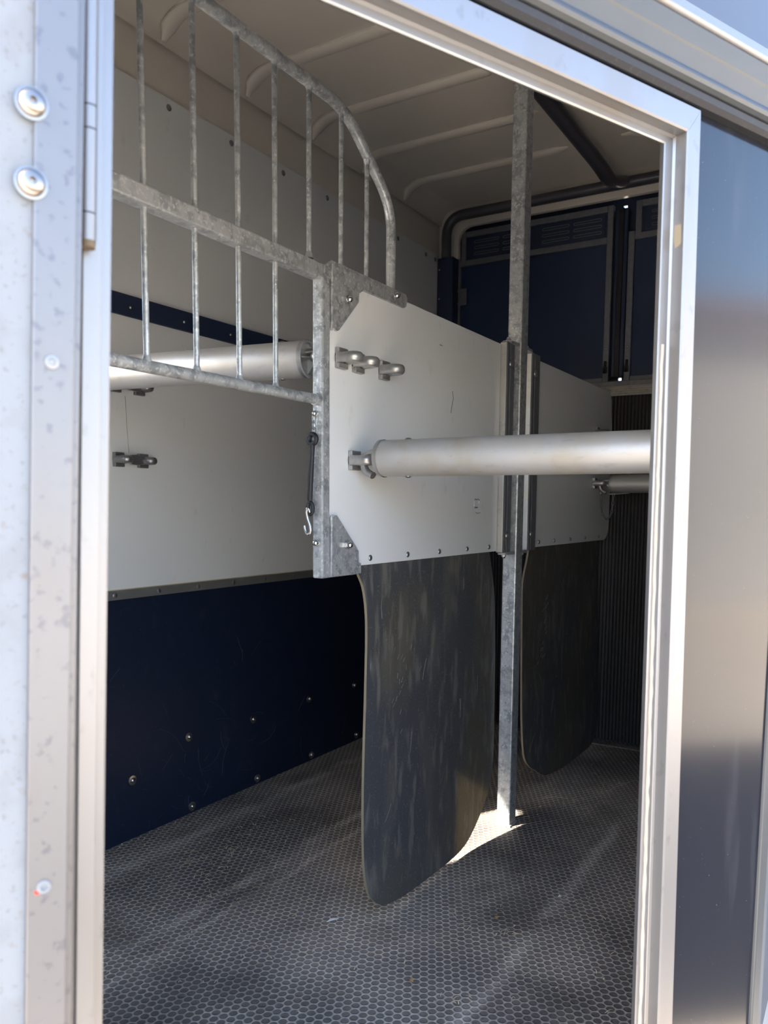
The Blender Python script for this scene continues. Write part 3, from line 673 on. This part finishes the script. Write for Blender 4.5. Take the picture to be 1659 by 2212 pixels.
# ---- breast and breech bars
def bar(name, label, a, b, r, caps, group=None):
    a = Vector(a); b = Vector(b); ax = (b-a).normalized(); L = (b-a).length
    t = thing(name, label, 'bar', tuple((a+b)/2 - Vector((0, 0, r))), group)
    bm = new(); tube(bm, [a+ax*(L*i/12) for i in range(13)], r, 40); obj('bar_tube', bm, M['alu'], t, smooth=True)
    for (p, d) in ((a, -ax), (b, ax)):
        side = Vector((0, 0, 1)).cross(d).normalized()
        bm = new(); lathe(bm, p, d, [(-.002, r+.0012), (.005, r+.0012), (.007, r-.001), (.007, r*.86), (.004, r*.80), (.004, 0)], 36)
        cap = obj('end_cap', bm, M['zinc'], t, smooth=True)
        bm = new()
        for q, w in ((side, .003), (Vector((0, 0, 1)), .003)):
            o = Vector((0, 0, 1)) if q is side else side
            for sg in (-1, 1):
                prism(bm, [p+d*.003+q*sg*r*.88-o*w*.5, p+d*.024+q*sg*.004-o*w*.5, p+d*.003-o*w*.5], o*w)
        obj('cap_rib', bm, M['zinc'], cap)
        bm = new(); pts = smooth_path([p+d*.004+Vector((0, 0, .012)), p+d*.020+Vector((0, 0, .013)), p+d*.040+Vector((0, 0, .008)), p+d*.048+Vector((0, 0, -.006)), p+d*.042+Vector((0, 0, -.024)), p+d*.024+Vector((0, 0, -.033))], .012, 5)
        tube(bm, pts, .0072, 12, True, (1, 1.3)); obj('hook', bm, M['zinc'], cap, smooth=True)
    c = a+ax*.055
    for sg in (-1, 1):
        dome('cap_screw', t, [tuple(c+Vector((0, 0, sg*(r-.001))))], (0, 0, sg), .007, .004, M['steeldark'])
    return t
bar('breast_bar', 'thick brushed aluminium breast bar crossing in front of the centre post', (1.345, .829, 1.031), (1.345, .19, 1.031), .0352, 2)
fb = bar('breast_bar', 'aluminium breast bar running to the far wall behind the grille', (1.303, .985, 1.2265), (1.215, 1.67, 1.2265), .0360, 2)
bar('breech_bar', 'dull aluminium bar farther back, by the rear ramp', (2.935, .828, 1.028), (2.935, .17, 1.028), .033, 2)

# ---- safety chain hanging at the rear bracket
ch = thing('safety_chain', 'small dark chain looped below the rear bar bracket', 'chain', (2.94, .86, .9))
pts = catmull([(2.935, .872, 1.008), (2.937, .872, .985), (2.939, .870, .955), (2.942, .866, .925), (2.946, .855, .902), (2.946, .842, .905), (2.944, .832, .925), (2.941, .828, .955), (2.938, .826, .985), (2.936, .822, .994)], 6)
path = [Vector(p) for p in pts]; dist = 0; nxt = 0; k = 0
for i in range(1, len(path)):
    seg = (path[i]-path[i-1]).length
    while dist+seg >= nxt:
        c = path[i-1].lerp(path[i], (nxt-dist)/seg); tdir = (path[i]-path[i-1]).normalized()
        nrm = tdir.cross(Vector((1, 0, 0)) if k % 2 else Vector((.6, .8, 0))).normalized()
        x = tdir; y = nrm.cross(x).normalized()
        bm = new(); Lk = [c + x*(.0095*math.cos(a)) + y*(.0052*math.sin(a)) for a in [2*PI*j/14 for j in range(15)]]
        tube(bm, Lk, .0015, 6, False, (1, 1), tuple(nrm)); obj('chain_link', bm, M['steeldark'], ch, smooth=True); k += 1; nxt += .0150
    dist += seg
bm = new(); tube(bm, [(2.93, .84, .990), (2.935, .80, .992), (2.93, .77, .994)], .0018, 6); obj('split_pin', bm, M['steeldark'], ch, smooth=True)

# ---- rubber tie with hook on the partition upright
tie = thing('rubber_tie', 'black rubber tie with wire hook hanging on the front edge of the partition', 'strap', (1.222, .915, .93))
bm = new(); U0 = 1.2295
out = [(.9155+.0118*math.cos(a), 1.0625+.0118*math.sin(a)) for a in [PI*1.5-.42-(2*PI-.84)*i/20 for i in range(21)]]
torus(bm, (U0, .9155, 1.0625), (1, 0, 0), .0088, .0048, 28, 12)
tube(bm, [(U0, .9160, 1.053), (U0, .9165, 1.03), (U0, .9195, .99), (U0, .9215, .955), (U0, .9215, .947)], .004, 12, True, (1.0, 1.0), None, [.0056, .0048, .0054, .0052, .0046])
torus(bm, (U0, .9205, .9335), (1, 0, 0), .0060, .0040, 24, 10, 1.9)
obj('strap', bm, M['rubber'], tie, smooth=True)
bm = new(); zc = .913
P = smooth_path([(U0, .9205, .924), (U0-.002, .9225, .931), (U0-.003, .9250, .934), (U0-.003, .9275, .926), (U0-.002, .9250, .912), (U0-.001, .9200, .900), (U0-.001, .9190, .888), (U0-.001, .9250, .882), (U0-.001, .9315, .890), (U0-.001, .9335, .900)], .006, 5)
tube(bm, P, .0026, 10); obj('wire_hook', bm, M['steel'], tie, smooth=True)
for i, (z, nrm) in enumerate(((1.1005, (1, 0, 0)), (1.0885, (0, 1, 0)), (1.0765, (1, 0, 0)))):
    bm = new(); torus(bm, (U0+.001, .9125 if nrm[0] else .9125, z), nrm, .0042, .0013, 18, 8, 1.9); obj('chain_link', bm, M['steel'], tie, smooth=True)
dome('anchor_rivet', tie, [(1.2365, .9125, 1.110)], (-1, 0, 0), .0058, .010, M['steel'])

# ---- litter
bm = new()
def blade(bm, u, v, a, L, w):
    d = Vector((math.cos(a), math.sin(a), 0)); s = Vector((-d.y, d.x, 0)); k = random.uniform(-.25, .25)
    P = [Vector((u, v, .0035)) + d*L*t + s*k*L*t*t + Vector((0, 0, .003*math.sin(PI*t))) for t in (0, .33, .66, 1)]
    tube(bm, P, w, 5, True, (.45, 1), (0, 0, 1))
for i in range(520):
    u = random.uniform(1.0, 3.1); v = random.uniform(.35, 1.72)
    if VP-.03 < v < VP+.05: continue
    blade(bm, u, v, random.uniform(0, PI), random.choice((.004, .006, .010, .014, .02)), random.uniform(.0005, .0011))
for cu, cv, n_ in ((1.52, 1.42, 34), (1.40, 1.30, 16), (1.75, 1.45, 16), (1.62, .72, 10), (2.5, .7, 14)):
    for i in range(n_): blade(bm, random.gauss(cu, .06), random.gauss(cv, .05), random.uniform(0, PI), random.uniform(.008, .022), random.uniform(.0006, .0011))
for u, v, a, L in ((2.55, .72, .2, .16), (2.75, .66, 2.9, .14), (2.45, .80, 1.9, .08), (2.35, .78, .4, .1), (2.66, .58, 1.2, .07), (1.55, 1.42, .9, .06), (1.62, 1.36, 1.7, .05), (1.85, 1.30, .3, .07)):
    blade(bm, u, v, a, L, .0009)
so = obj('straw', bm, M['straw']); tag(so, 'loose bits of straw scattered over the rubber matting', 'straw', kind='stuff')
def scrap(name, label, cat, u, v, a, L, w, m, curl=.003):
    bm = new(); d = Vector((math.cos(a), math.sin(a), 0)); s = Vector((-d.y, d.x, 0)); n = 8
    top = []; bot = []
    for i in range(n+1):
        t = i/n; ww = w*math.sin(PI*min(max(t, .04), .96))*.5; c = Vector((u, v, .004+curl*math.sin(PI*t)))+d*L*(t-.5)
        top.append(c+s*ww); bot.append(c-s*ww)
    prism(bm, top+bot[::-1], (0, 0, .0008)); o = obj(name, bm, m, loc=(u, v, 0)); tag(o, label, cat)
import math as _m
scrap('dry_leaf', 'small brown dry leaf on the mat, right of the front skirt', 'leaf', 1.63, .69, .3, .018, .010, M['leafdry'])
scrap('dry_leaf', 'small brown dry leaf on the mat at the bottom of the photo', 'leaf', 1.312, .735, 1.2, .012, .009, M['leafdry'])
scrap('paper_scrap', 'tiny white scrap on the mat right of centre', 'scrap', 1.80, .60, 2.0, .008, .006, M['white'])
scrap('wood_chip', 'pale thin wood chip on the mat near the jamb foot', 'wood chip', 1.56, .66, .1, .014, .004, M['straw'])
scrap('feather', 'wispy pale feather lying on the mat left of the front skirt', 'feather', 1.42, 1.00, 2.6, .03, .008, M['white'])

# ---- neighbouring house, seen mirrored in the dark skin
ho = thing('house', 'pale rendered house with terracotta roof mirrored in the dark trailer skin', 'house', (8, -12, -.5))
obj('wall', bx(2.2, 22, -15, -9.5, -.5, 3.7), M['render'], ho)
bm = new(); prism(bm, [(1.9, -9.2, 3.65), (1.9, -9.2, 3.85), (1.9, -12.2, 4.5), (1.9, -15.3, 3.85), (1.9, -15.3, 3.65)], (20.4, 0, 0)); obj('roof', bm, M['tile'], ho)
for x in (4.5, 9, 14):
    w = obj('window', bx(x, x+1.2, -9.52, -9.46, .6, 1.8), M['render'], ho); obj('pane', bx(x+.08, x+1.12, -9.47, -9.44, .68, 1.72), M['glass'], w)
